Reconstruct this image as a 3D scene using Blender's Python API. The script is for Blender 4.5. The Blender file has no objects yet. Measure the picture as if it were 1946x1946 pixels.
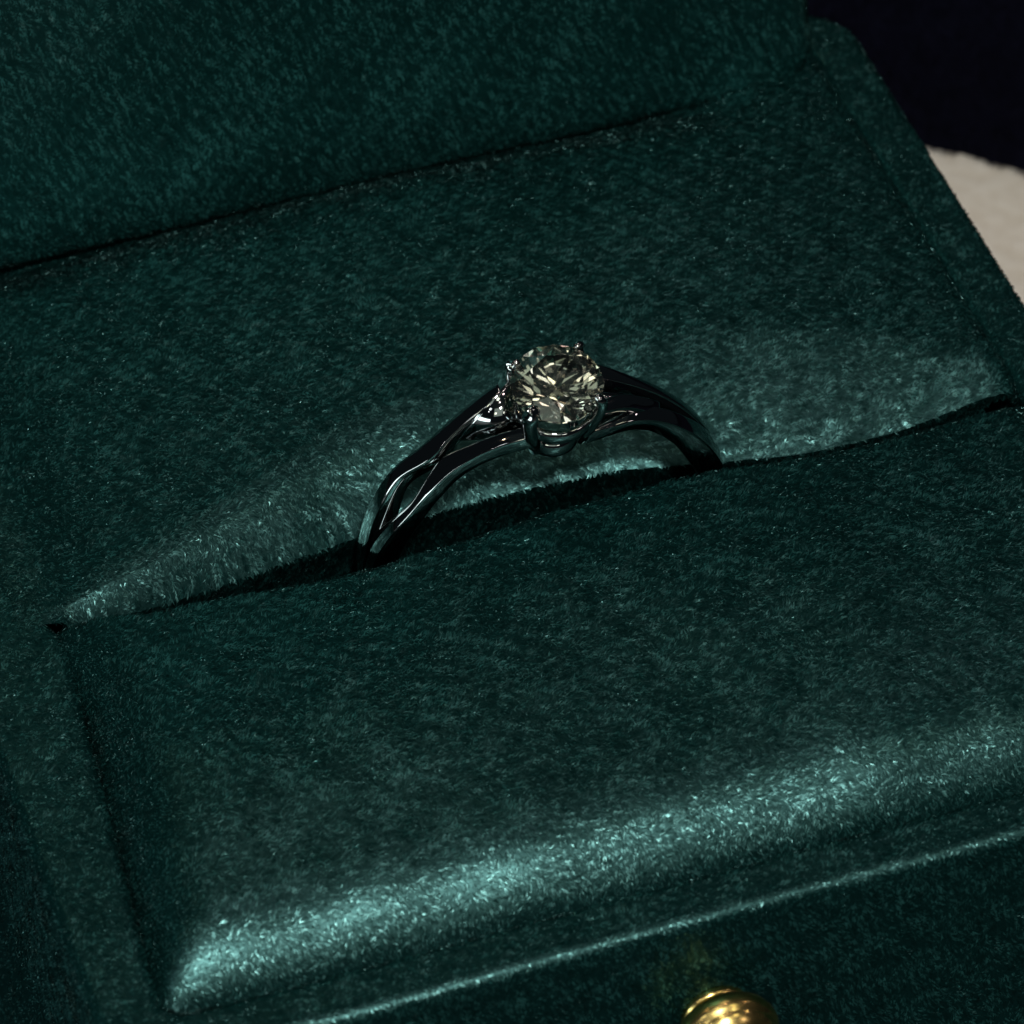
import bpy, bmesh, math, random
import numpy as np
from mathutils import Vector, Matrix

# 1 Blender unit = 1 mm
S = bpy.context.scene
S.unit_settings.scale_length = 0.001
COL = S.collection
RNG = np.random.default_rng(7)
PI = math.pi

# ------------------------------------------------------------------ camera
cam_d = bpy.data.cameras.new('camera')
cam = bpy.data.objects.new('camera', cam_d)
COL.objects.link(cam)
C = Vector((-54.76079, -175.87818, 169.76349))
FWD = Vector((0.21571858, 0.70246493, -0.67823928))
RGT = Vector((0.94814356, -0.31673687, -0.02648677))
UPV = Vector((0.23342941, 0.63735452, 0.73436362))
m = Matrix((RGT, UPV, -FWD)).transposed().to_4x4()
m.translation = C
cam.matrix_world = m
cam_d.sensor_width = 36.0
cam_d.lens = 36.0 * 10000.0 / 1946.0
cam_d.clip_start = 5.0
cam_d.clip_end = 5000.0
cam_d.dof.use_dof = True
cam_d.dof.focus_distance = 246.0
cam_d.dof.aperture_fstop = 0.105
S.camera = cam

# ------------------------------------------------------------------ light
W = bpy.data.worlds.new('World')
S.world = W
W.use_nodes = True
bg = W.node_tree.nodes['Background']
bg.inputs['Color'].default_value = (0.55, 0.75, 0.9, 1)
bg.inputs['Strength'].default_value = 0.01


def area(name, direction, dist, size, power, color, target=(0, 0, 0), size_y=None):
    d = bpy.data.lights.new(name, 'AREA')
    d.energy = power
    d.color = color
    d.size = size
    if size_y:
        d.shape = 'RECTANGLE'
        d.size_y = size_y
    o = bpy.data.objects.new(name, d)
    v = Vector(direction).normalized()
    o.location = Vector(target) + v * dist
    o.rotation_euler = v.to_track_quat('Z', 'Y').to_euler()
    COL.objects.link(o)
    return o


area('key_lamp', (-0.09, -0.61, 0.785), 420, 28, 860000, (1.0, 0.97, 0.92))
area('left_fill', (-0.93, -0.3, 0.08), 500, 500, 700000, (0.8, 0.95, 0.95), size_y=100)  # fill added low on the left to brighten the outer left wall
area('overhead_fill', (-0.02, -0.12, 1.0), 520, 560, 9000, (0.72, 0.98, 0.95))  # dim overhead panel added for grey reflections on the tilted metal
area('sparkle_lamp', (-0.5, 0.25, 0.9), 380, 9, 14000, (1.0, 0.72, 0.5))
area('sparkle_lamp', (0.45, 0.45, 0.8), 380, 9, 14000, (1.0, 0.7, 0.72))
area('sparkle_lamp', (-0.1, 0.75, 0.75), 380, 12, 14000, (1.0, 0.9, 0.65))
area('sparkle_lamp', (0.75, -0.1, 0.7), 380, 9, 12000, (1.0, 0.78, 0.8))
area('sparkle_lamp', (-0.75, -0.35, 0.6), 380, 8, 9000, (1.0, 0.9, 0.95))
area('sparkle_lamp', (0.12, 0.0, 1.0), 380, 16, 22000, (1.0, 0.7, 0.72))  # added overhead for pinkish glints on the gallery rail
area('sparkle_lamp', (-0.1, -0.3, 0.95), 380, 16, 20000, (1.0, 0.8, 0.78))  # second overhead lamp added for the rail glints
area('gem_fill', (-0.25, -0.75, 0.6), 600, 340, 160000, (0.85, 0.97, 0.85))  # unseen soft panel added on the camera side to light the stone
for _d, _c in (((-0.42, -0.72, 0.55), (1.0, 0.95, 0.75)), ((0.12, -0.85, 0.5), (1.0, 0.97, 0.85)), ((-0.62, -0.3, 0.7), (0.95, 0.97, 1.0)),
               ((0.34, -0.38, 0.86), (1.0, 0.93, 0.7)), ((0.55, -0.6, 0.6), (1.0, 0.82, 0.78)), ((-0.15, -0.1, 0.98), (0.98, 1.0, 0.85)), ((0.1, 0.35, 0.93), (1.0, 0.9, 0.8))):
    area('gem_lamp', _d, 420, 56, 34000, _c)  # unseen lamps added to make the diamond facets sparkle

S.view_settings.view_transform = 'Standard'
S.view_settings.look = 'None'
S.view_settings.gamma = 1.0
S.view_settings.exposure = 0.0
S.cycles.max_bounces = 24
S.cycles.transmission_bounces = 24
S.cycles.glossy_bounces = 6
S.cycles.sample_clamp_indirect = 2.0
S.cycles.caustics_reflective = False


# ------------------------------------------------------------------ materials
def mat(name):
    M = bpy.data.materials.new(name)
    M.use_nodes = True
    nt = M.node_tree
    nt.nodes.clear()
    out = nt.nodes.new('ShaderNodeOutputMaterial')
    return M, nt, out


def principled(name, color, rough, metallic=0.0, bump=None, **kw):
    M, nt, out = mat(name)
    p = nt.nodes.new('ShaderNodeBsdfPrincipled')
    p.inputs['Base Color'].default_value = (*color, 1)
    p.inputs['Roughness'].default_value = rough
    p.inputs['Metallic'].default_value = metallic
    for k, v in kw.items():
        p.inputs[k.replace('_', ' ')].default_value = v
    if bump:
        n = nt.nodes.new('ShaderNodeTexNoise')
        n.inputs['Scale'].default_value = bump[0]
        n.inputs['Detail'].default_value = 3
        tc = nt.nodes.new('ShaderNodeTexCoord')
        nt.links.new(tc.outputs['Object'], n.inputs['Vector'])
        b = nt.nodes.new('ShaderNodeBump')
        b.inputs['Strength'].default_value = bump[1]
        b.inputs['Distance'].default_value = bump[2]
        nt.links.new(n.outputs['Fac'], b.inputs['Height'])
        nt.links.new(b.outputs['Normal'], p.inputs['Normal'])
        if len(bump) > 3:
            r = nt.nodes.new('ShaderNodeMapRange')
            r.inputs['To Min'].default_value = bump[3]
            r.inputs['To Max'].default_value = bump[4]
            nt.links.new(n.outputs['Fac'], r.inputs['Value'])
            nt.links.new(r.outputs['Result'], p.inputs['Roughness'])
    nt.links.new(p.outputs[0], out.inputs['Surface'])
    return M


def velvet_mat(name, dark, light, gloss, rough, mixf):
    """deep dyed pile: matt body plus the broad satin gleam of combed fibres; 'tint' is each fibre's own dye"""
    M, nt, out = mat(name)
    L = nt.links
    at = nt.nodes.new('ShaderNodeAttribute')
    at.attribute_name = 'tint'
    cr = nt.nodes.new('ShaderNodeMix')
    cr.data_type = 'RGBA'
    cr.inputs[6].default_value = (*dark, 1)
    cr.inputs[7].default_value = (*light, 1)
    L.new(at.outputs['Fac'], cr.inputs[0])
    dif = nt.nodes.new('ShaderNodeBsdfDiffuse')
    L.new(cr.outputs[2], dif.inputs['Color'])
    gl = nt.nodes.new('ShaderNodeBsdfGlossy')
    gl.inputs['Roughness'].default_value = rough
    gc = nt.nodes.new('ShaderNodeMix')
    gc.data_type = 'RGBA'
    gc.inputs[6].default_value = (gloss[0] * .3, gloss[1] * .34, gloss[2] * .34, 1)
    gc.inputs[7].default_value = (*gloss, 1)
    L.new(at.outputs['Fac'], gc.inputs[0])
    L.new(gc.outputs[2], gl.inputs['Color'])
    nn = nt.nodes.new('ShaderNodeAttribute')
    nn.attribute_name = 'nap'
    L.new(nn.outputs['Vector'], gl.inputs['Normal'])
    L.new(nn.outputs['Vector'], dif.inputs['Normal'])
    ad = nt.nodes.new('ShaderNodeAddShader')
    L.new(dif.outputs[0], ad.inputs[0])
    L.new(gl.outputs[0], ad.inputs[1])
    L.new(ad.outputs[0], out.inputs['Surface'])
    return M


M_VELVET = velvet_mat('green_velvet', (0.0005, 0.0115, 0.0112), (0.0100, 0.058, 0.055), (0.088, 0.200, 0.196), 0.345, 0.5)
M_METAL = principled('polished_white_metal', (0.42, 0.44, 0.44), 0.07, 1.0, bump=(1.5, 0.02, 0.05, 0.03, 0.09))
M_GOLD = principled('polished_gold', (0.95, 0.70, 0.24), 0.2, 1.0, bump=(1.2, 0.08, 0.08, 0.14, 0.34))


def gem_mat():
    M, nt, out = mat('tinted_diamond')
    g = nt.nodes.new('ShaderNodeBsdfGlass')
    g.inputs['IOR'].default_value = 2.35
    g.inputs['Roughness'].default_value = 0.045
    g.inputs['Color'].default_value = (0.988, 0.99, 0.938, 1)
    nt.links.new(g.outputs[0], out.inputs['Surface'])
    return M


M_GEM = gem_mat()


# ------------------------------------------------------------------ helpers
def empty(name, loc=(0, 0, 0)):
    o = bpy.data.objects.new(name, None)
    o.location = loc
    o.empty_display_size = 5
    COL.objects.link(o)
    return o


def tag(o, label=None, cat=None, group=None, kind=None):
    if label: o['label'] = label
    if cat: o['category'] = cat
    if group: o['group'] = group
    if kind: o['kind'] = kind
    return o


def link(name, me, material, parent=None, smooth=True):
    o = bpy.data.objects.new(name, me)
    me.materials.append(material)
    if smooth:
        me.polygons.foreach_set('use_smooth', [True] * len(me.polygons))
    COL.objects.link(o)
    if parent:
        o.parent = parent
        o.location = -Vector(parent.location) if parent.rotation_euler.x == 0 else (0, 0, 0)
    return o


def grid_faces(nu, nv, closed_u=False):
    f = []
    for i in range(nu if closed_u else nu - 1):
        for j in range(nv - 1):
            a = i * nv + j
            b = ((i + 1) % nu) * nv + j
            f.append((a, b, b + 1, a + 1))
    return f


def softnoise(P, scale, seed, n=40):
    r = np.random.default_rng(seed)
    k = r.normal(size=(n, 3)) * r.uniform(0.5, 1.5, (n, 1)) / scale
    ph = r.uniform(0, 2 * PI, n)
    return np.sin(P @ k.T + ph).sum(1) / math.sqrt(n / 2)


def velvet(name, V, F, parent, density, comb, length=0.55, width=0.085, lean=62, seed=1, msh=M_VELVET, wild=0.5):
    """a padded cloth surface together with its pile of short bent fibres, one mesh"""
    V = np.asarray(V, float)
    T = []
    for f in F:
        T.append((f[0], f[1], f[2]))
        if len(f) == 4:
            T.append((f[0], f[2], f[3]))
    T = np.array(T)
    A, B, Cc = V[T[:, 0]], V[T[:, 1]], V[T[:, 2]]
    fn = np.cross(B - A, Cc - A)
    ar = np.linalg.norm(fn, axis=1) / 2
    vn = np.zeros_like(V)
    for k in range(3):
        np.add.at(vn, T[:, k], fn)
    vn /= np.linalg.norm(vn, axis=1)[:, None] + 1e-12
    r = np.random.default_rng(seed)
    dens = density(((A + B + Cc) / 3), fn / (2 * ar[:, None] + 1e-12)) if callable(density) else np.full(len(T), density)
    w = ar * dens
    N = int(w.sum())
    idx = r.choice(len(T), N, p=w / w.sum())
    u, v = r.random(N), r.random(N)
    s = u + v > 1
    u[s], v[s] = 1 - u[s], 1 - v[s]
    P = A[idx] * (1 - u - v)[:, None] + B[idx] * u[:, None] + Cc[idx] * v[:, None]
    n = vn[T[idx, 0]] * (1 - u - v)[:, None] + vn[T[idx, 1]] * u[:, None] + vn[T[idx, 2]] * v[:, None]
    n /= np.linalg.norm(n, axis=1)[:, None] + 1e-12
    t = comb(P, n)
    t = t - (t * n).sum(1)[:, None] * n
    t /= np.linalg.norm(t, axis=1)[:, None] + 1e-9
    b = np.cross(n, t)
    ang = wild * softnoise(P, 0.4, seed + 1) + 0.2 * softnoise(P, 5.0, seed + 2) + r.normal(0, 0.5, N)
    d = t * np.cos(ang)[:, None] + b * np.sin(ang)[:, None]
    th = np.radians(np.clip(lean + 8 * softnoise(P, 0.35, seed + 3) + r.normal(0, 12, N), 8, 86))
    lng = length * (0.65 + 0.7 * r.random(N))
    d1 = n * np.cos(th * 0.55)[:, None] + d * np.sin(th * 0.55)[:, None]
    th2 = np.minimum(th * 1.3, 1.62)
    d2 = n * np.cos(th2)[:, None] + d * np.sin(th2)[:, None]
    side = np.cross(n, d)
    tw = r.normal(0, 0.45, N)
    nn = np.cross(d2, side)
    side = side * np.cos(tw)[:, None] + nn * np.sin(tw)[:, None]
    wd = width * (0.6 + 0.8 * r.random(N))[:, None] * 0.5
    p0 = P - n * 0.03
    p1 = p0 + d1 * (lng * 0.45)[:, None]
    p2 = p1 + d2 * (lng * 0.55)[:, None]
    Q = np.stack([p0 - side * wd, p0 + side * wd, p1 - side * wd, p1 + side * wd, p2], 1).reshape(-1, 3)
    nb = len(V)
    base = nb + 5 * np.arange(N)
    quads = np.stack([base, base + 1, base + 3, base + 2], 1)
    tris = np.stack([base + 2, base + 3, base + 4], 1)
    allv = np.concatenate([V, Q])
    baseq = [f for f in F]
    li = [i for f in baseq for i in f]
    lt = [len(f) for f in baseq]
    loops = np.concatenate([np.array(li, int), quads.ravel(), tris.ravel()])
    tot = np.concatenate([np.array(lt, int), np.full(N, 4), np.full(N, 3)])
    start = np.concatenate([[0], np.cumsum(tot)[:-1]])
    me = bpy.data.meshes.new(name)
    me.vertices.add(len(allv))
    me.vertices.foreach_set('co', allv.ravel().astype(np.float32))
    me.loops.add(len(loops))
    me.loops.foreach_set('vertex_index', loops.astype(np.int32))
    me.polygons.add(len(tot))
    me.polygons.foreach_set('loop_start', start.astype(np.int32))
    sm = np.zeros(len(tot), bool)
    sm[:len(baseq)] = True
    me.polygons.foreach_set('use_smooth', sm)
    me.update(calc_edges=True)
    Pt = P - 0.6 * (P * t).sum(1)[:, None] * t
    tint = np.clip(0.34 + 0.42 * softnoise(Pt, 0.058, seed + 5) + 0.05 * softnoise(P, 3.0, seed + 6) + r.normal(0, 0.10, N), 0.02, 1) ** 1.4
    at = me.attributes.new('tint', 'FLOAT', 'POINT')
    at.data.foreach_set('value', np.concatenate([np.zeros(nb), np.repeat(tint, 5)]).astype(np.float32))
    # fibres part in small tufts: the direction each one gleams to
    Pa = P - 0.5 * (P * t).sum(1)[:, None] * t
    jit = np.stack([softnoise(Pa, 0.07, seed + 7), softnoise(Pa, 0.07, seed + 8), softnoise(Pa, 0.07, seed + 9)], 1) * 0.085 + r.normal(0, 0.03, (N, 3))
    nap = n + jit
    nap /= np.linalg.norm(nap, axis=1)[:, None]
    na = me.attributes.new('nap', 'FLOAT_VECTOR', 'POINT')
    na.data.foreach_set('vector', np.concatenate([vn, np.repeat(nap, 5, axis=0)]).ravel().astype(np.float32))
    o = link(name, me, msh, parent, smooth=False)
    return o


def comb_pad(P, n):
    """nap lies sideways on the flat tops and runs down the rolled edges"""
    w = np.clip((0.92 - n[:, 2]) / 0.3, 0, 1)[:, None]
    return (1 - w) * np.array([0.93, -0.3, 0.0]) + w * np.array([0.0, -0.5, -1.0])


def comb_side(P, n):
    return np.tile(np.array([0.55, -0.3, -0.75]), (len(P), 1))


def ell(d, r):
    q = np.clip(d / r, 0, 1)
    return np.sqrt(np.clip(1 - (1 - q) ** 2, 0, 1))


def spaced(a, b, ra, rb, n, ne=22):
    """grid lines from a to b, tight inside the rolled edges ra and rb"""
    q = 1 - np.cos(np.linspace(0, PI / 2, ne))
    left = a + ra * q
    right = b - rb * q[::-1]
    mid = np.linspace(left[-1], right[0], n)[1:-1]
    return np.concatenate([left, mid, right])


# ------------------------------------------------------------------ the setting: table and backdrop
TZ = -30.0


def build_table():
    xs = np.linspace(-700, 900, 90)
    # fine mesh is only needed where the cloth shows
    V, F = [], []
    nx, ny = 120, 120
    for i in range(nx):
        for j in range(ny):
            x = -700 + 1600 * i / (nx - 1)
            y = -700 + 1600 * j / (ny - 1)
            V.append((x, y, TZ - 0.3))
    me = bpy.data.meshes.new('table')
    me.from_pydata(V, [], grid_faces(nx, ny))
    M, nt, out = mat('cream_woven_cloth')
    p = nt.nodes.new('ShaderNodeBsdfPrincipled')
    p.inputs['Roughness'].default_value = 0.95
    p.inputs['Specular IOR Level'].default_value = 0.2
    n1 = nt.nodes.new('ShaderNodeTexNoise'); n1.inputs['Scale'].default_value = 0.9; n1.inputs['Detail'].default_value = 6
    tc = nt.nodes.new('ShaderNodeTexCoord')
    nt.links.new(tc.outputs['Object'], n1.inputs['Vector'])
    cr = nt.nodes.new('ShaderNodeValToRGB')
    cr.color_ramp.elements[0].position = 0.32; cr.color_ramp.elements[0].color = (0.80, 0.74, 0.63, 1)
    cr.color_ramp.elements[1].position = 0.7; cr.color_ramp.elements[1].color = (0.92, 0.88, 0.79, 1)
    nt.links.new(n1.outputs['Fac'], cr.inputs['Fac'])
    nt.links.new(cr.outputs['Color'], p.inputs['Base Color'])
    b = nt.nodes.new('ShaderNodeBump'); b.inputs['Strength'].default_value = 0.3; b.inputs['Distance'].default_value = 0.4
    nt.links.new(n1.outputs['Fac'], b.inputs['Height'])
    nt.links.new(b.outputs['Normal'], p.inputs['Normal'])
    nt.links.new(p.outputs[0], out.inputs['Surface'])
    DK = principled('dark_table_top', (0.006, 0.007, 0.010), 0.7, bump=(0.6, 0.3, 0.3))
    link('ground', me, DK)
    tag(bpy.data.objects['ground'], 'dark table surface under the ring box', kind='structure')
    # cream cloth spread to the right of and behind the box
    V = []
    nx, ny = 110, 110
    for i in range(nx):
        for j in range(ny):
            x = 30 + 170 * i / (nx - 1); y = -10 + 130 * j / (ny - 1)
            V.append((x, y, TZ - 0.05 + 0.12 * math.sin(x * 0.09 + y * 0.05) + 0.1 * math.sin(y * 0.13)))
    me = bpy.data.meshes.new('cream_cloth')
    me.from_pydata(V, [], grid_faces(nx, ny))
    o = link('cream_cloth', me, M)
    tag(o, 'pale cream cloth lying to the right of the ring box', 'cloth')


build_table()


def build_navy():
    """dark navy folded blanket lying beyond the box; its near edge follows a line through the cream cloth"""
    p0 = np.array([41.9, 52.1]); p1 = np.array([46.3, 48.5])
    d = (p1 - p0) / np.linalg.norm(p1 - p0)
    nrm = np.array([-d[1], d[0]])
    if nrm[1] < 0: nrm = -nrm
    us = np.linspace(-330, 330, 160)
    vs = np.concatenate([[0.0], 9 * (1 - np.cos(np.linspace(0.15, PI / 2, 14))), np.linspace(12, 420, 70)])
    V = []
    for u in us:
        for v in vs:
            wob = 1.1 * math.sin(u * 0.11 + 0.6) + 0.7 * math.sin(u * 0.23 + 2)
            q = p0 + d * u + nrm * (v + (wob if v < 60 else wob * max(0, 1 - (v - 60) / 60)))
            z = 17 * math.sqrt(max(0, 1 - (1 - min(v / 9, 1)) ** 2))
            z += (1.6 * math.sin(u * 0.05 + v * 0.03) + 1.0 * math.sin(u * 0.021 - v * 0.07)) * min(v / 25, 1)
            V.append((q[0], q[1], TZ + 0.02 + z))
    F = grid_faces(len(us), len(vs))
    M = principled('navy_wool', (0.002, 0.0024, 0.009), 0.95, bump=(1.1, 0.6, 0.5))
    M.node_tree.nodes['Principled BSDF'].inputs['Specular IOR Level'].default_value = 0.1
    V = np.array(V)
    def dens(c, nn):
        d = np.hypot(c[:, 0] - 44, c[:, 1] - 50)
        return np.where(d < 38, 40.0, 0.3)
    o = velvet('navy_blanket', V, F, None, dens, lambda P, n: np.tile(np.array([0.3, -0.9, -0.3]), (len(P), 1)), length=0.65, width=0.06, lean=30, seed=91, msh=M, wild=1.2)
    # rotate winding up
    tag(o, 'dark navy blanket lying on the cream cloth behind the ring box', 'blanket')


build_navy()

# ------------------------------------------------------------------ ring box
BOX = empty('ring_box', (0, 0, TZ))
tag(BOX, 'open dark green velvet ring box with two padded cushions and a gold clasp', 'ring box')


def rrect(x0, x1, y0, y1, r, n=10, per=14):
    """rounded rectangle, anticlockwise from the front left, the same count whatever the size"""
    pts = []
    cs = [(x1 - r, y0 + r, -90), (x1 - r, y1 - r, 0), (x0 + r, y1 - r, 90), (x0 + r, y0 + r, 180)]
    for k, (cx, cy, a0) in enumerate(cs):
        for i in range(n):
            a = math.radians(a0 + 90 * i / (n - 1))
            pts.append((cx + r * math.cos(a), cy + r * math.sin(a)))
        nx = cs[(k + 1) % 4]
        a = math.radians(a0 + 90)
        e0 = pts[-1]
        e1 = (nx[0] + r * math.cos(math.radians(nx[2])), nx[1] + r * math.sin(math.radians(nx[2])))
        for i in range(1, per):
            t = i / per
            pts.append((e0[0] * (1 - t) + e1[0] * t, e0[1] * (1 - t) + e1[1] * t))
    return pts


def build_tray():
    loops = []   # each a list of (x, y, z)
    def lp(off, z, inner=False, roff=0.0):
        if not inner:
            return [(x, y, z) for x, y in rrect(-28 + off, 28 - off, -28 + off, 32 - off, 3.4 - off)]
        L = []
        for x, y in rrect(-25.2 - off, 25.2 + off, -25.3 - off, 30.8 + off, 1.6):
            if x < 0 and y < 1.2:        # the left lining bulges inward towards the end of the slot
                k = max(0.0, 1 - abs(y - 0.4) / 26.0)
                x += 2.3 * k * min(1, (-x) / 20)
            elif x < 0 and y < 3.5:
                x += 2.3 * (1 - (y - 1.2) / 2.3) * min(1, (-x) / 20) * 0.97
            L.append((x, y, z))
        return L
    loops.append(lp(0.8, -30 + 0.05))
    loops.append(lp(0.05, -29.3))
    for z in np.linspace(-27, -1.0, 14):
        loops.append(lp(0, z))
    R = 0.55
    for a in np.linspace(10, 90, 7):
        a = math.radians(a)
        loops.append(lp(R - R * math.cos(a), -R + R * math.sin(a)))
    for a in np.linspace(90, 10, 7):
        a = math.radians(a)
        loops.append(lp(R * (1 - math.cos(a)), -R + R * math.sin(a) - 0.05, True))
    for z in (-1.2, -3, -5, -7.5):
        loops.append(lp(0, z, True))
    n = len(loops[0])
    V = []
    for L in loops:
        V += L
    V = np.array(V)
    # slight hand-made unevenness of the padded rim
    V[:, 2] += 0.12 * softnoise(V, 9.0, 3) * (V[:, 2] > -2)
    # the top strip is subdivided sideways through one slightly crowned loop pair
    F = []
    for k in range(len(loops) - 1):
        for i in range(n):
            a = k * n + i; b = k * n + (i + 1) % n
            F.append((a, b, b + n, a + n))
    def dens(c, nn):
        d = np.full(len(c), 110.0)
        d[(c[:, 2] < -12)] = 30
        d[(nn[:, 1] > 0.5) & (c[:, 1] > 20)] = 10
        d[(nn[:, 0] > 0.5) & (c[:, 0] > 20) & (c[:, 2] < -3)] = 14
        d[(c[:, 2] < -14)] = 14
        return d
    def comb(P, n):
        w = np.clip((0.9 - n[:, 2]) / 0.3, 0, 1)[:, None]
        return (1 - w) * np.array([0.8, -0.45, 0.0]) + w * np.array([0.5, -0.3, -0.8])
    return velvet('tray', V, F, BOX, dens, comb, length=0.22, width=0.065, lean=62, seed=11, wild=0.9)


build_tray()


def cushion(name, X, Yn, yfun, zfun, seed):
    """X grid lines; Yn count; yfun(x)->array of y lines; zfun(x, y array)"""
    V = []
    for x in X:
        ys = yfun(x)
        zs = zfun(x, ys)
        V += [(x, y, z) for y, z in zip(ys, zs)]
    V = np.array(V)
    V[:, 2] += 0.10 * softnoise(V, 3.5, seed + 40)
    F = grid_faces(len(X), len(ys))
    F = [(a, b, c, d) for a, b, c, d in F]
    return velvet(name, V, F, BOX, 150.0, comb_pad, length=0.27, width=0.056, lean=68, seed=seed, wild=0.55)


def gauss(x, c, s):
    return math.exp(-((x - c) / s) ** 2)


# front cushion
def front_back_edge(x):
    return float(np.interp(x, [-25, -22.3, -20.3, -17, -12, -8, -2, 4, 9, 13, 18, 22, 25], [0.6, 0.4, -0.3, -0.9, -1.6, -1.95, -1.5, -1.05, -1.2, -1.25, -0.7, 0.0, 0.1]))


def f_y(x):
    return spaced(-24.7, front_back_edge(x), 5.0, 2.0, 34)


def f_z(x, ys):
    yb = front_back_edge(x)
    top = 0.35 + 0.55 * math.cos(x / 25 * PI / 2) + 0.4 * gauss(x, 11, 7)
    dome = 0.9 * np.sin(np.clip((ys + 24.7) / 24.4, 0, 1) * PI)
    xl = -24.5 + 1.75 * max(0, 0)        # left side
    ex = ell(x + 25.5, 4.2) if x < 0 else ell(24.9 - x, 1.6)
    drop = np.maximum((1 - ell(ys + 24.7, 4.8)) * 5.2, (1 - ell(yb - ys, float(np.interp(x, [-22, -16, 9, 15, 25], [1.6, 0.9, 0.9, 2.0, 2.4])))) * 6.0)
    side = (1 - float(ex)) * (3.0 if x < 0 else 2.0) * np.interp(ys, [-6, -1.5], [1.0, 0.3])
    return top + dome * (0.3 + 0.7 * float(ex)) - np.sqrt(drop ** 2 + side ** 2)


Xf = spaced(-25.5, 24.9, 3.6, 1.6, 60)
# the left side of the front cushion leans in towards the slot, following the lining


def build_front():
    V = []
    for x in Xf:
        ys = f_y(x)
        zs = f_z(x, ys)
        for y, z in zip(ys, zs):
            k = max(0.0, 1 - abs(y - 0.4) / 26.0)
            xx = x + 2.2 * k * max(0, min(1, -x / 24.6)) ** 3
            V.append((xx, y, z))
    V = np.array(V)
    V[:, 2] += 0.10 * softnoise(V, 3.5, 61)
    F = grid_faces(len(Xf), len(ys))
    o = velvet('front_cushion', V, F, BOX, 150.0, comb_pad, length=0.27, width=0.056, lean=68, seed=21, wild=0.55)
    return o


tag(build_front(), 'front velvet cushion with a rolled edge catching the light')


# back cushion
def roll(x):
    return float(np.interp(x, [-25, -22.5, -19, -12, -8, -5, 2, 13, 19, 23, 25], [0.6, 0.8, 1.2, 2.3, 3.4, 4.2, 4.8, 5.8, 4.8, 2.4, 1.6]))


def slot_depth(x):
    return float(np.interp(x, [-25.2, -23.0, -22.0, -19.5, 21, 23.5, 25], [0.0, 0.05, 1.6, 5.5, 5.5, 3.0, 1.2]))


def slot_y(x):
    return float(np.interp(x, [-25, -22.5, -18, -13, -8, -2, 5, 10, 15, 21], [0.1, 0.2, 0.7, 1.7, 2.7, 3.1, 2.9, 1.8, 0.7, 0.2]))


def b_y(x):
    a = slot_y(x)
    return spaced(a, 29.2, roll(x), 4.5, 36, ne=26)


def b_z(x, ys):
    top = (0.25 + 0.75 * math.cos(x / 25.2 * PI / 2)) * float(np.interp(x, [-25.3, -23.0, -20.5], [0.0, 0.12, 1]))
    dome = 1.0 * math.cos(x / 26 * PI / 2) * np.sin(np.clip((ys - 0.1) / 29.0, 0, 1) ** 1.5 * PI)
    ex = ell(x + 25.4, 0.8) if x < 0 else ell(25.3 - x, 1.2)
    D = slot_depth(x)
    q = np.clip((ys - slot_y(x)) / (roll(x) * 1.2), 0, 1)
    lip = min(D, float(np.interp(x, [-22, -12, -8, -4, 4, 12, 22], [1.2, 0.9, 0.72, 0.58, 0.48, 0.38, 0.32])) * roll(x) * 1.2)
    slope = (1 - q) ** float(np.interp(x, [-22, -12, -4, 4, 12], [1.3, 1.4, 1.8, 1.7, 1.4])) * lip
    eb = 1 - np.exp(-((np.minimum(ys, 26.6) - 26.6) / 2.5) ** 2)
    return (top + dome) * float(ex) - slope - (1 - eb) * float(np.interp(x, [14, 19.5, 21], [1.7, 0.6, 0.0])) - (1 - float(ex)) * 0.7 * (1 if x < 0 else 0.9)


def build_back():
    X = spaced(-25.4, 25.25, 1.0, 1.2, 64)
    V = []
    for x in X:
        ys = b_y(x)
        zs = b_z(x, ys)
        # the lip of the pad tucks back under itself, down into the slot
        k = float(np.interp(x, [-22.6, -20.5, 21, 24], [0.02, 1, 1, 0.1]))
        under = [(1.7, -4.6), (1.3, -3.3), (0.9, -2.1), (0.45, -1.1), (0.14, -0.4)]
        V += [(x, ys[0] + dy * k, zs[0] + dz * k) for dy, dz in under]
        V += [(x, y, z) for y, z in zip(ys, zs)]
    V = np.array(V)
    ys = range(len(ys) + 5)
    V[:, 2] += 0.09 * softnoise(V, 5.0, 71)
    return velvet('back_cushion', V, grid_faces(len(X), len(ys)), BOX, 150.0, comb_pad, length=0.27, width=0.056, lean=68, seed=31, wild=0.55)


tag(build_back(), 'rear velvet cushion sloping down into the ring slot')


def build_bottom():
    """the lined floor deep under the slot"""
    bm = bmesh.new()
    bmesh.ops.create_cube(bm, size=1, matrix=Matrix.Translation((0, 2.7, -7.9)) @ Matrix.Diagonal((50.0, 55.8, 0.6, 1)))
    me = bpy.data.meshes.new('floor_lining')
    bm.to_mesh(me); bm.free()
    na = me.attributes.new('nap', 'FLOAT_VECTOR', 'POINT')
    na.data.foreach_set('vector', [0.0, 0.0, 1.0] * len(me.vertices))
    link('floor_lining', me, M_VELVET, BOX, smooth=False)


build_bottom()


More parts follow.
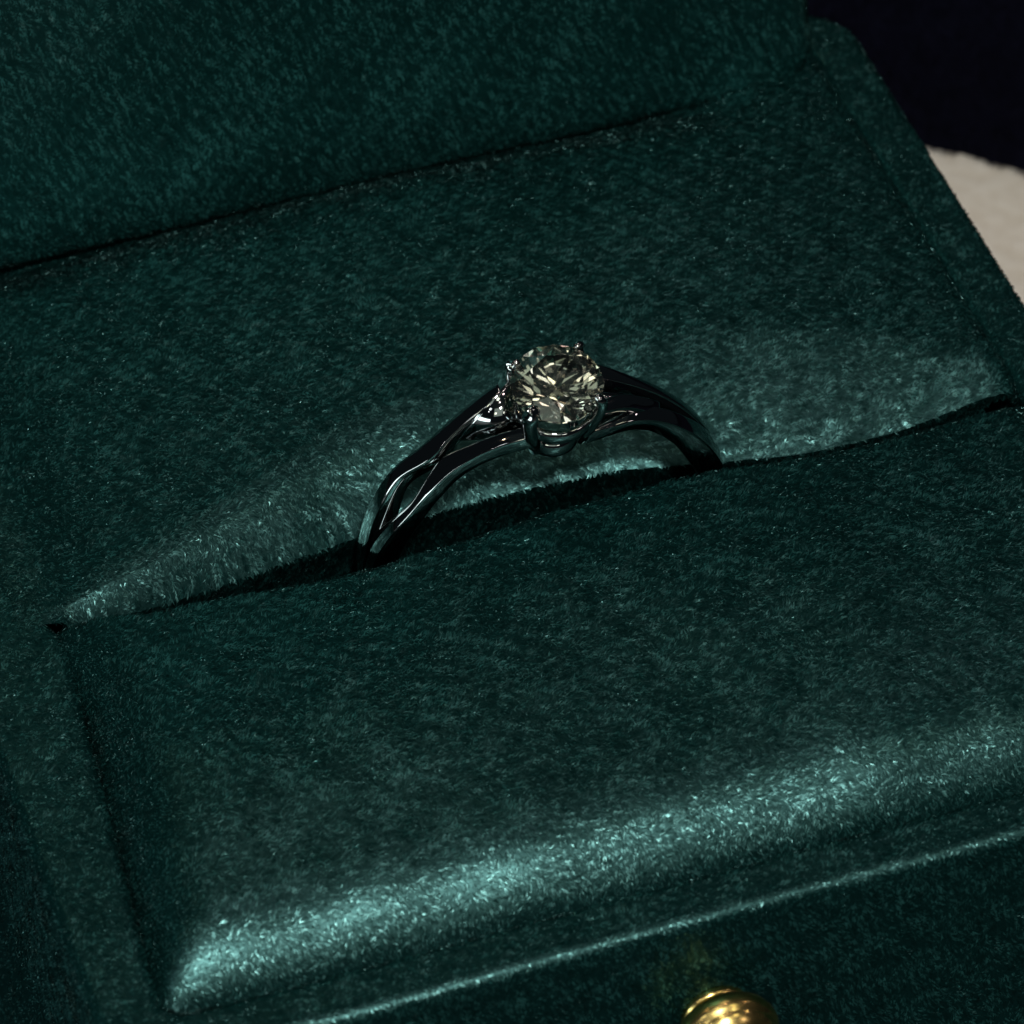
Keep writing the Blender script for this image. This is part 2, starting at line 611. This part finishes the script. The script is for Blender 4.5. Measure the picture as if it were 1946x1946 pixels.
# lid: a padded velvet board standing behind the cushions
def build_lid():
    W0, H0, r = 24.5, 46.0, 2.2
    n = 16
    def outline(ins):
        return rrect(-W0 + ins, W0 - ins, 0 + ins, H0 - ins, max(r - ins, 0.3), n=n, per=30)
    rings = []
    prof = [(0.0, 5.0), (0.0, 4.0), (0.0, 2.0), (0.0, 0.9), (0.06, 0.5), (0.2, 0.25), (0.45, 0.1), (0.9, 0.02), (1.5, -0.05)]
    for ins, dep in prof:
        rings.append([(x, dep, z) for x, z in outline(ins)])
    V = []
    for R in rings: V += R
    N = len(rings[0])
    F = []
    for k in range(len(rings) - 1):
        for i in range(N):
            a = k * N + i; b = k * N + (i + 1) % N
            F.append((a, b, b + N, a + N))
    # fill front: shrink towards a centre line
    last = (len(rings) - 1) * N
    cur = last
    for s in np.linspace(0.85, 0.05, 12):
        st = len(V)
        for (x, d, z) in rings[-1]:
            V.append((x * s, -0.12 - 0.9 * (1 - s ** 2), (z - H0 / 2) * s + H0 / 2))
        for i in range(N):
            F.append((cur + i, cur + (i + 1) % N, st + (i + 1) % N, st + i))
        cur = st
    V.append((0, -1.02, H0 / 2))
    for i in range(N):
        F.append((cur + i, cur + (i + 1) % N, len(V) - 1))
    # back
    st = len(V)
    V.append((0, 5.0, H0 / 2))
    for i in range(N):
        F.append(((i + 1) % N, i, st))
    V = np.array(V)
    V[:, 1] += 0.15 * softnoise(V, 6, 5) * (V[:, 1] < 2)
    a = math.radians(11)
    y = V[:, 1] * math.cos(a) + V[:, 2] * math.sin(a)
    z = -V[:, 1] * math.sin(a) + V[:, 2] * math.cos(a)
    V[:, 1] = y + 25.6; V[:, 2] = z + 0.05
    def dens(c, nn):
        d = np.full(len(c), 120.0)
        d[c[:, 2] > 24] = 25
        d[nn[:, 1] > 0.3] = 8
        return d
    def comb(P, n):
        return np.tile(np.array([0.35, 0, -0.9]), (len(P), 1))
    o = velvet('lid', V, F, BOX, dens, comb, length=0.22, width=0.07, lean=60, seed=41, wild=1.3)
    tag(o, 'raised padded lid panel lined in the same green velvet')


build_lid()


# gold clasp knob on the front wall
def lathe(name, prof, M, parent, axis='y', loc=(0, 0, 0), n=48):
    V, F = [], []
    for k in range(n):
        a = 2 * PI * k / n
        for r, h in prof:
            if axis == 'y':
                V.append((loc[0] + r * math.cos(a), loc[1] - h, loc[2] + r * math.sin(a)))
            else:
                V.append((loc[0] + r * math.cos(a), loc[1] + r * math.sin(a), loc[2] + h))
    F = grid_faces(n, len(prof), closed_u=True)
    me = bpy.data.meshes.new(name)
    me.from_pydata(V, [], F)
    bm = bmesh.new(); bm.from_mesh(me)
    bmesh.ops.remove_doubles(bm, verts=bm.verts, dist=1e-4)
    bmesh.ops.recalc_face_normals(bm, faces=bm.faces)
    bm.to_mesh(me); bm.free()
    return link(name, me, M, parent)


KZ = -6.05
knob_prof = [(1.0, 0.0), (1.0, 0.7), (1.25, 0.8), (1.9, 0.95), (2.15, 1.15), (2.28, 1.5), (2.3, 1.8), (2.2, 2.05), (2.08, 2.2), (2.05, 2.3), (2.0, 2.45), (1.75, 2.75), (1.45, 3.05), (0.9, 3.3), (0.4, 3.4), (0.0, 3.42)]
knob_prof = [(r * 1.06, h * 0.96) for r, h in knob_prof]
clasp = lathe('clasp', knob_prof, M_GOLD, BOX, loc=(-0.75, -28.0, KZ))
tag(clasp, 'shiny gold push button on the front wall')
plate = lathe('clasp_plate', [(0.0, 0.0), (1.6, 0.0), (1.6, 0.45), (1.45, 0.55), (0.0, 0.55)], M_GOLD, BOX, loc=(-0.75, -27.9, KZ))

# ------------------------------------------------------------------ ring
TH = math.radians(10.4)
RO = Vector((0.95, 0.5, -2.0))
AX = Vector((1, 0, 0))
AN = Vector((0, math.cos(TH), math.sin(TH)))     # across the band, away from the viewer
AW = Vector((0, -math.sin(TH), math.cos(TH)))    # up through the head
RING = empty('engagement_ring', RO)
tag(RING, 'polished white metal ring with twisted split shank standing in the cushion slot', 'ring')


def P3(x, w, a):
    return RO + AX * x + AW * w + AN * a


def cr_interp(keys, t):
    """Catmull-Rom through rows of (t, values...)"""
    K = np.array(keys, float)
    out = []
    for c in range(1, K.shape[1]):
        tt = K[:, 0]; y = K[:, c]
        mslope = np.gradient(y, tt)
        i = np.clip(np.searchsorted(tt, t) - 1, 0, len(tt) - 2)
        h = tt[i + 1] - tt[i]; s = (t - tt[i]) / h
        out.append((2 * s**3 - 3 * s**2 + 1) * y[i] + (s**3 - 2 * s**2 + s) * h * mslope[i] + (-2 * s**3 + 3 * s**2) * y[i + 1] + (s**3 - s**2) * h * mslope[i + 1])
    return out


def strand(name, keys, n=90, sharp=0.4, cap=True):
    """rows: angle from the top in degrees (negative left), outer radius, inner radius, front axial, back axial, tilt"""
    ts = np.linspace(keys[0][0], keys[-1][0], n)
    V = []
    m_ = 20
    for t in ts:
        ro, ri, af, ab, tl = cr_interp(keys, t)
        ph = math.radians(t)
        er = (math.sin(ph), math.cos(ph))
        rc, hc = (ro + ri) / 2, (ro - ri) / 2
        ac, wc = (af + ab) / 2, (ab - af) / 2
        for k in range(m_):
            a = 2 * PI * k / m_
            c, s = math.cos(a), math.sin(a)
            # squarish oval section
            cx = math.copysign(abs(c) ** sharp, c) * wc
            cy = math.copysign(abs(s) ** sharp, s) * hc
            T = math.radians(tl)
            ax_ = cx * math.cos(T) - cy * math.sin(T)
            rd = cx * math.sin(T) + cy * math.cos(T)
            r = rc + rd
            V.append(P3(r * er[0], r * er[1], ac + ax_))
    F = grid_faces(n, m_)
    F += [(i * m_ + m_ - 1, (i + 1) * m_ + m_ - 1, (i + 1) * m_, i * m_) for i in range(n - 1)]
    F.append(tuple(range(m_)))
    F.append(tuple((n - 1) * m_ + k for k in range(m_ - 1, -1, -1)))
    me = bpy.data.meshes.new(name)
    me.from_pydata([tuple(v) for v in V], [], F)
    bm = bmesh.new(); bm.from_mesh(me)
    bmesh.ops.recalc_face_normals(bm, faces=bm.faces)
    bm.to_mesh(me); bm.free()
    return link(name, me, M_METAL, RING)


# closed lower shank, from the left merge round underneath to the right merge
strand('shank', [(80, 8.95, 7.95, -0.9, 0.9, 0), (88, 9.12, 7.85, -1.1, 1.05, 0), (110, 9.2, 7.8, -1.1, 1.1, 0), (180, 9.15, 7.85, -1.0, 1.0, 0),
                 (250, 9.2, 7.8, -1.1, 1.1, 0), (270, 9.12, 7.85, -1.1, 1.05, 0), (279, 8.95, 7.95, -0.9, 0.9, 0)], n=140)
# left side: near strand dips below, far strand rides above and reaches the far prongs
strand('split_band', [(-90, 9.1, 7.85, -1.05, 0.4, 0), (-76, 9.08, 7.82, -1.2, 0.2, 0), (-64, 8.95, 7.85, -1.2, -0.3, 0), (-53, 8.9, 7.98, -1.2, -0.65, 2), (-44, 9.08, 8.15, -1.18, -0.45, 4),
                      (-36, 9.25, 8.3, -1.1, -0.08, 6), (-26, 9.42, 8.5, -1.2, -0.4, 5), (-16, 9.65, 8.7, -1.5, -0.75, 4), (-9, 9.75, 8.85, -1.75, -1.0, 2)], n=110, sharp=0.27)
strand('split_band', [(-90, 9.15, 7.82, -0.3, 0.95, 0), (-74, 9.25, 7.95, -0.3, 0.98, -2), (-62, 9.45, 8.3, -0.1, 1.0, -4), (-50, 9.6, 8.75, 0.18, 1.02, -6), (-38, 9.55, 8.75, -0.06, 1.0, -6),
                      (-28, 9.75, 8.95, 0.25, 1.15, -6), (-20, 10.0, 9.2, 0.45, 1.35, -4), (-12, 10.3, 9.6, 0.8, 1.5, 0)], n=110, sharp=0.27)
# right side, turned half round: far strand on top, near strand twists under the head
strand('split_band', [(8, 10.5, 9.6, 0.9, 1.7, 0), (15, 10.2, 9.2, 0.5, 1.5, -4), (26, 9.8, 8.9, 0.3, 1.15, -8), (38, 9.5, 8.5, 0.2, 1.05, -10), (52, 9.3, 8.15, 0.05, 1.0, -8), (72, 9.2, 7.85, -0.3, 1.1, -2), (90, 9.15, 7.85, -0.3, 1.05, 0)], n=110, sharp=0.27)
strand('split_band', [(9, 8.9, 8.0, -1.65, -0.95, 4), (17, 9.15, 8.15, -1.5, -0.7, 10), (24, 9.5, 8.3, -1.35, -0.4, 16), (34, 9.45, 8.3, -1.15, -0.3, 18), (48, 9.3, 8.05, -1.1, -0.15, 16), (62, 9.22, 7.82, -1.2, 0.1, 10), (76, 9.12, 7.8, -1.15, 0.3, 4), (90, 9.1, 7.85, -1.05, 0.4, 0)], n=110, sharp=0.27)
# near shoulder rising from the right strand to the right prong
strand('split_band', [(12, 10.2, 9.6, -1.45, -0.75, 20), (18, 10.15, 9.5, -1.2, -0.4, 26), (25, 9.85, 9.0, -0.95, -0.1, 30), (34, 9.5, 8.6, -0.8, 0.1, 32)], n=50, sharp=0.5)


# head frame: origin at gem girdle centre, tilted a little further forward than the band
HT = math.radians(5)
HC = P3(0.12, 11.32, -0.35)
HW = AW * math.cos(HT) - AN * math.sin(HT)
HN = AN * math.cos(HT) + AW * math.sin(HT)


def H3(x, w, a):
    return HC + AX * x + HW * w + HN * a


def tube(name, pts, rad, parent=RING, M=M_METAL, n=14, closed=False):
    pts = [Vector(p) for p in pts]
    V = []
    N = len(pts)
    for i, p in enumerate(pts):
        t = (pts[(i + 1) % N] - pts[i - 1]) if closed else (pts[min(i + 1, N - 1)] - pts[max(i - 1, 0)])
        t.normalize()
        ref = HW if abs(t.dot(HW)) < 0.8 else AX
        s = t.cross(ref).normalized(); q = s.cross(t)
        r = rad[i] if hasattr(rad, '__len__') else rad
        rr = (r, r) if not isinstance(r, tuple) else r
        for k in range(n):
            a = 2 * PI * k / n
            V.append(p + s * rr[0] * math.cos(a) + q * rr[1] * math.sin(a))
    F = []
    for i in range(N if closed else N - 1):
        for k in range(n):
            a = i * n + k; b = i * n + (k + 1) % n
            c = ((i + 1) % N) * n
            F.append((a, b, c + (k + 1) % n, c + k))
    if not closed:
        F.append(tuple(range(n))); F.append(tuple((N - 1) * n + k for k in range(n)))
    me = bpy.data.meshes.new(name)
    me.from_pydata([tuple(v) for v in V], [], F)
    bm = bmesh.new(); bm.from_mesh(me)
    bmesh.ops.recalc_face_normals(bm, faces=bm.faces)
    bm.to_mesh(me); bm.free()
    return link(name, me, M, parent)


def circ(r, w, n=48):
    return [H3(r * math.cos(2 * PI * k / n), w, r * math.sin(2 * PI * k / n)) for k in range(n)]


tube('gallery_rail', circ(1.78, -1.75), (0.26, 0.42), closed=True) if False else tube('gallery_rail', circ(1.78, -1.8), [(0.24, 0.42)] * 48, closed=True)
tube('base_collar', circ(1.05, -3.9), [(0.3, 0.55)] * 48, closed=True)
for ang in (45, 139, 219, 315):
    a = math.radians(ang)
    c, s = math.cos(a), math.sin(a)
    pts = [H3(r * c, w, r * s) for r, w in ((1.45, -3.5), (1.72, -2.7), (2.02, -1.7), (2.26, -0.6), (2.32, -0.1), (2.28, 0.16), (2.16, 0.34), (2.02, 0.42), (1.9, 0.4))]
    k = 1.0 if ang == 219 else 0.74
    tube('prong', pts, [q * k for q in (0.38, 0.42, 0.43, 0.42, 0.4, 0.38, 0.34, 0.28, 0.12)])


# shoulder webs from the bands up to the side prongs
def web(name, A, B, Cc, th):
    A, B, Cc = P3(*A), P3(*B), P3(*Cc)
    n = (B - A).cross(Cc - A).normalized() * th / 2
    bm = bmesh.new()
    v = [bm.verts.new(p) for p in (A + n, B + n, Cc + n, A - n, B - n, Cc - n)]
    for f in ((0, 1, 2), (5, 4, 3), (0, 3, 4, 1), (1, 4, 5, 2), (2, 5, 3, 0)):
        bm.faces.new([v[i] for i in f])
    bmesh.ops.recalc_face_normals(bm, faces=bm.faces)
    bmesh.ops.bevel(bm, geom=bm.edges[:], offset=0.12, segments=3, affect='EDGES')
    me = bpy.data.meshes.new(name)
    bm.to_mesh(me); bm.free()
    return link(name, me, M_METAL, RING)


web('shoulder', (-4.6, 8.1, 0.3), (-1.7, 10.9, 0.9), (-1.6, 8.6, -0.9), 0.5)
web('shoulder', (4.4, 8.4, -0.2), (1.9, 10.3, -0.9), (1.8, 8.6, 0.8), 0.5)


# diamond
def build_gem():
    R = 2.2
    rt, ch, pd, gt = 0.57 * R, 0.62, 1.95, 0.09
    V, F = [], []
    def add(r, deg, z):
        a = math.radians(deg + 8)
        V.append(tuple(H3(r * math.cos(a), z, r * math.sin(a)) - HC))
        return len(V) - 1
    T = [add(rt, 45 * k, gt / 2 + ch) for k in range(8)]
    rm = 0.80 * R
    zm = ch * (R - rm * math.cos(math.radians(22.5))) / (R - rt)
    K = [add(rm, 45 * k + 22.5, gt / 2 + zm) for k in range(8)]
    G = [add(R, 22.5 * k, gt / 2) for k in range(16)]
    L = [add(R, 22.5 * k, -gt / 2) for k in range(16)]
    rl = 0.24 * R
    zl = -pd * (1 - rl * math.cos(math.radians(22.5)) / R)
    Q = [add(rl, 45 * k + 22.5, zl - gt / 2) for k in range(8)]
    Cu = add(0, 0, -pd - gt / 2)
    F.append(tuple(T))
    for k in range(8):
        k1 = (k + 1) % 8
        F.append((T[k], K[k], T[k1]))
        F.append((T[k], K[k - 1], G[2 * k], K[k]))
        F.append((K[k], G[2 * k], G[2 * k + 1]))
        F.append((K[k], G[2 * k + 1], G[(2 * k + 2) % 16]))
        F.append((Cu, Q[k], L[2 * k], Q[k - 1]))
        F.append((Q[k], L[2 * k + 1], L[2 * k]))
        F.append((Q[k], L[(2 * k + 2) % 16], L[2 * k + 1]))
    for k in range(16):
        F.append((G[k], G[(k + 1) % 16], L[(k + 1) % 16], L[k]))
    me = bpy.data.meshes.new('diamond')
    me.from_pydata(V, [], F)
    bm = bmesh.new(); bm.from_mesh(me)
    bmesh.ops.recalc_face_normals(bm, faces=bm.faces)
    bm.to_mesh(me); bm.free()
    o = bpy.data.objects.new('diamond', me)
    me.materials.append(M_GEM)
    COL.objects.link(o)
    o.parent = RING
    o.location = HC - Vector(RING.location)
    tag(o, 'round brilliant cut diamond with a faint olive tint held by four prongs')


build_gem()
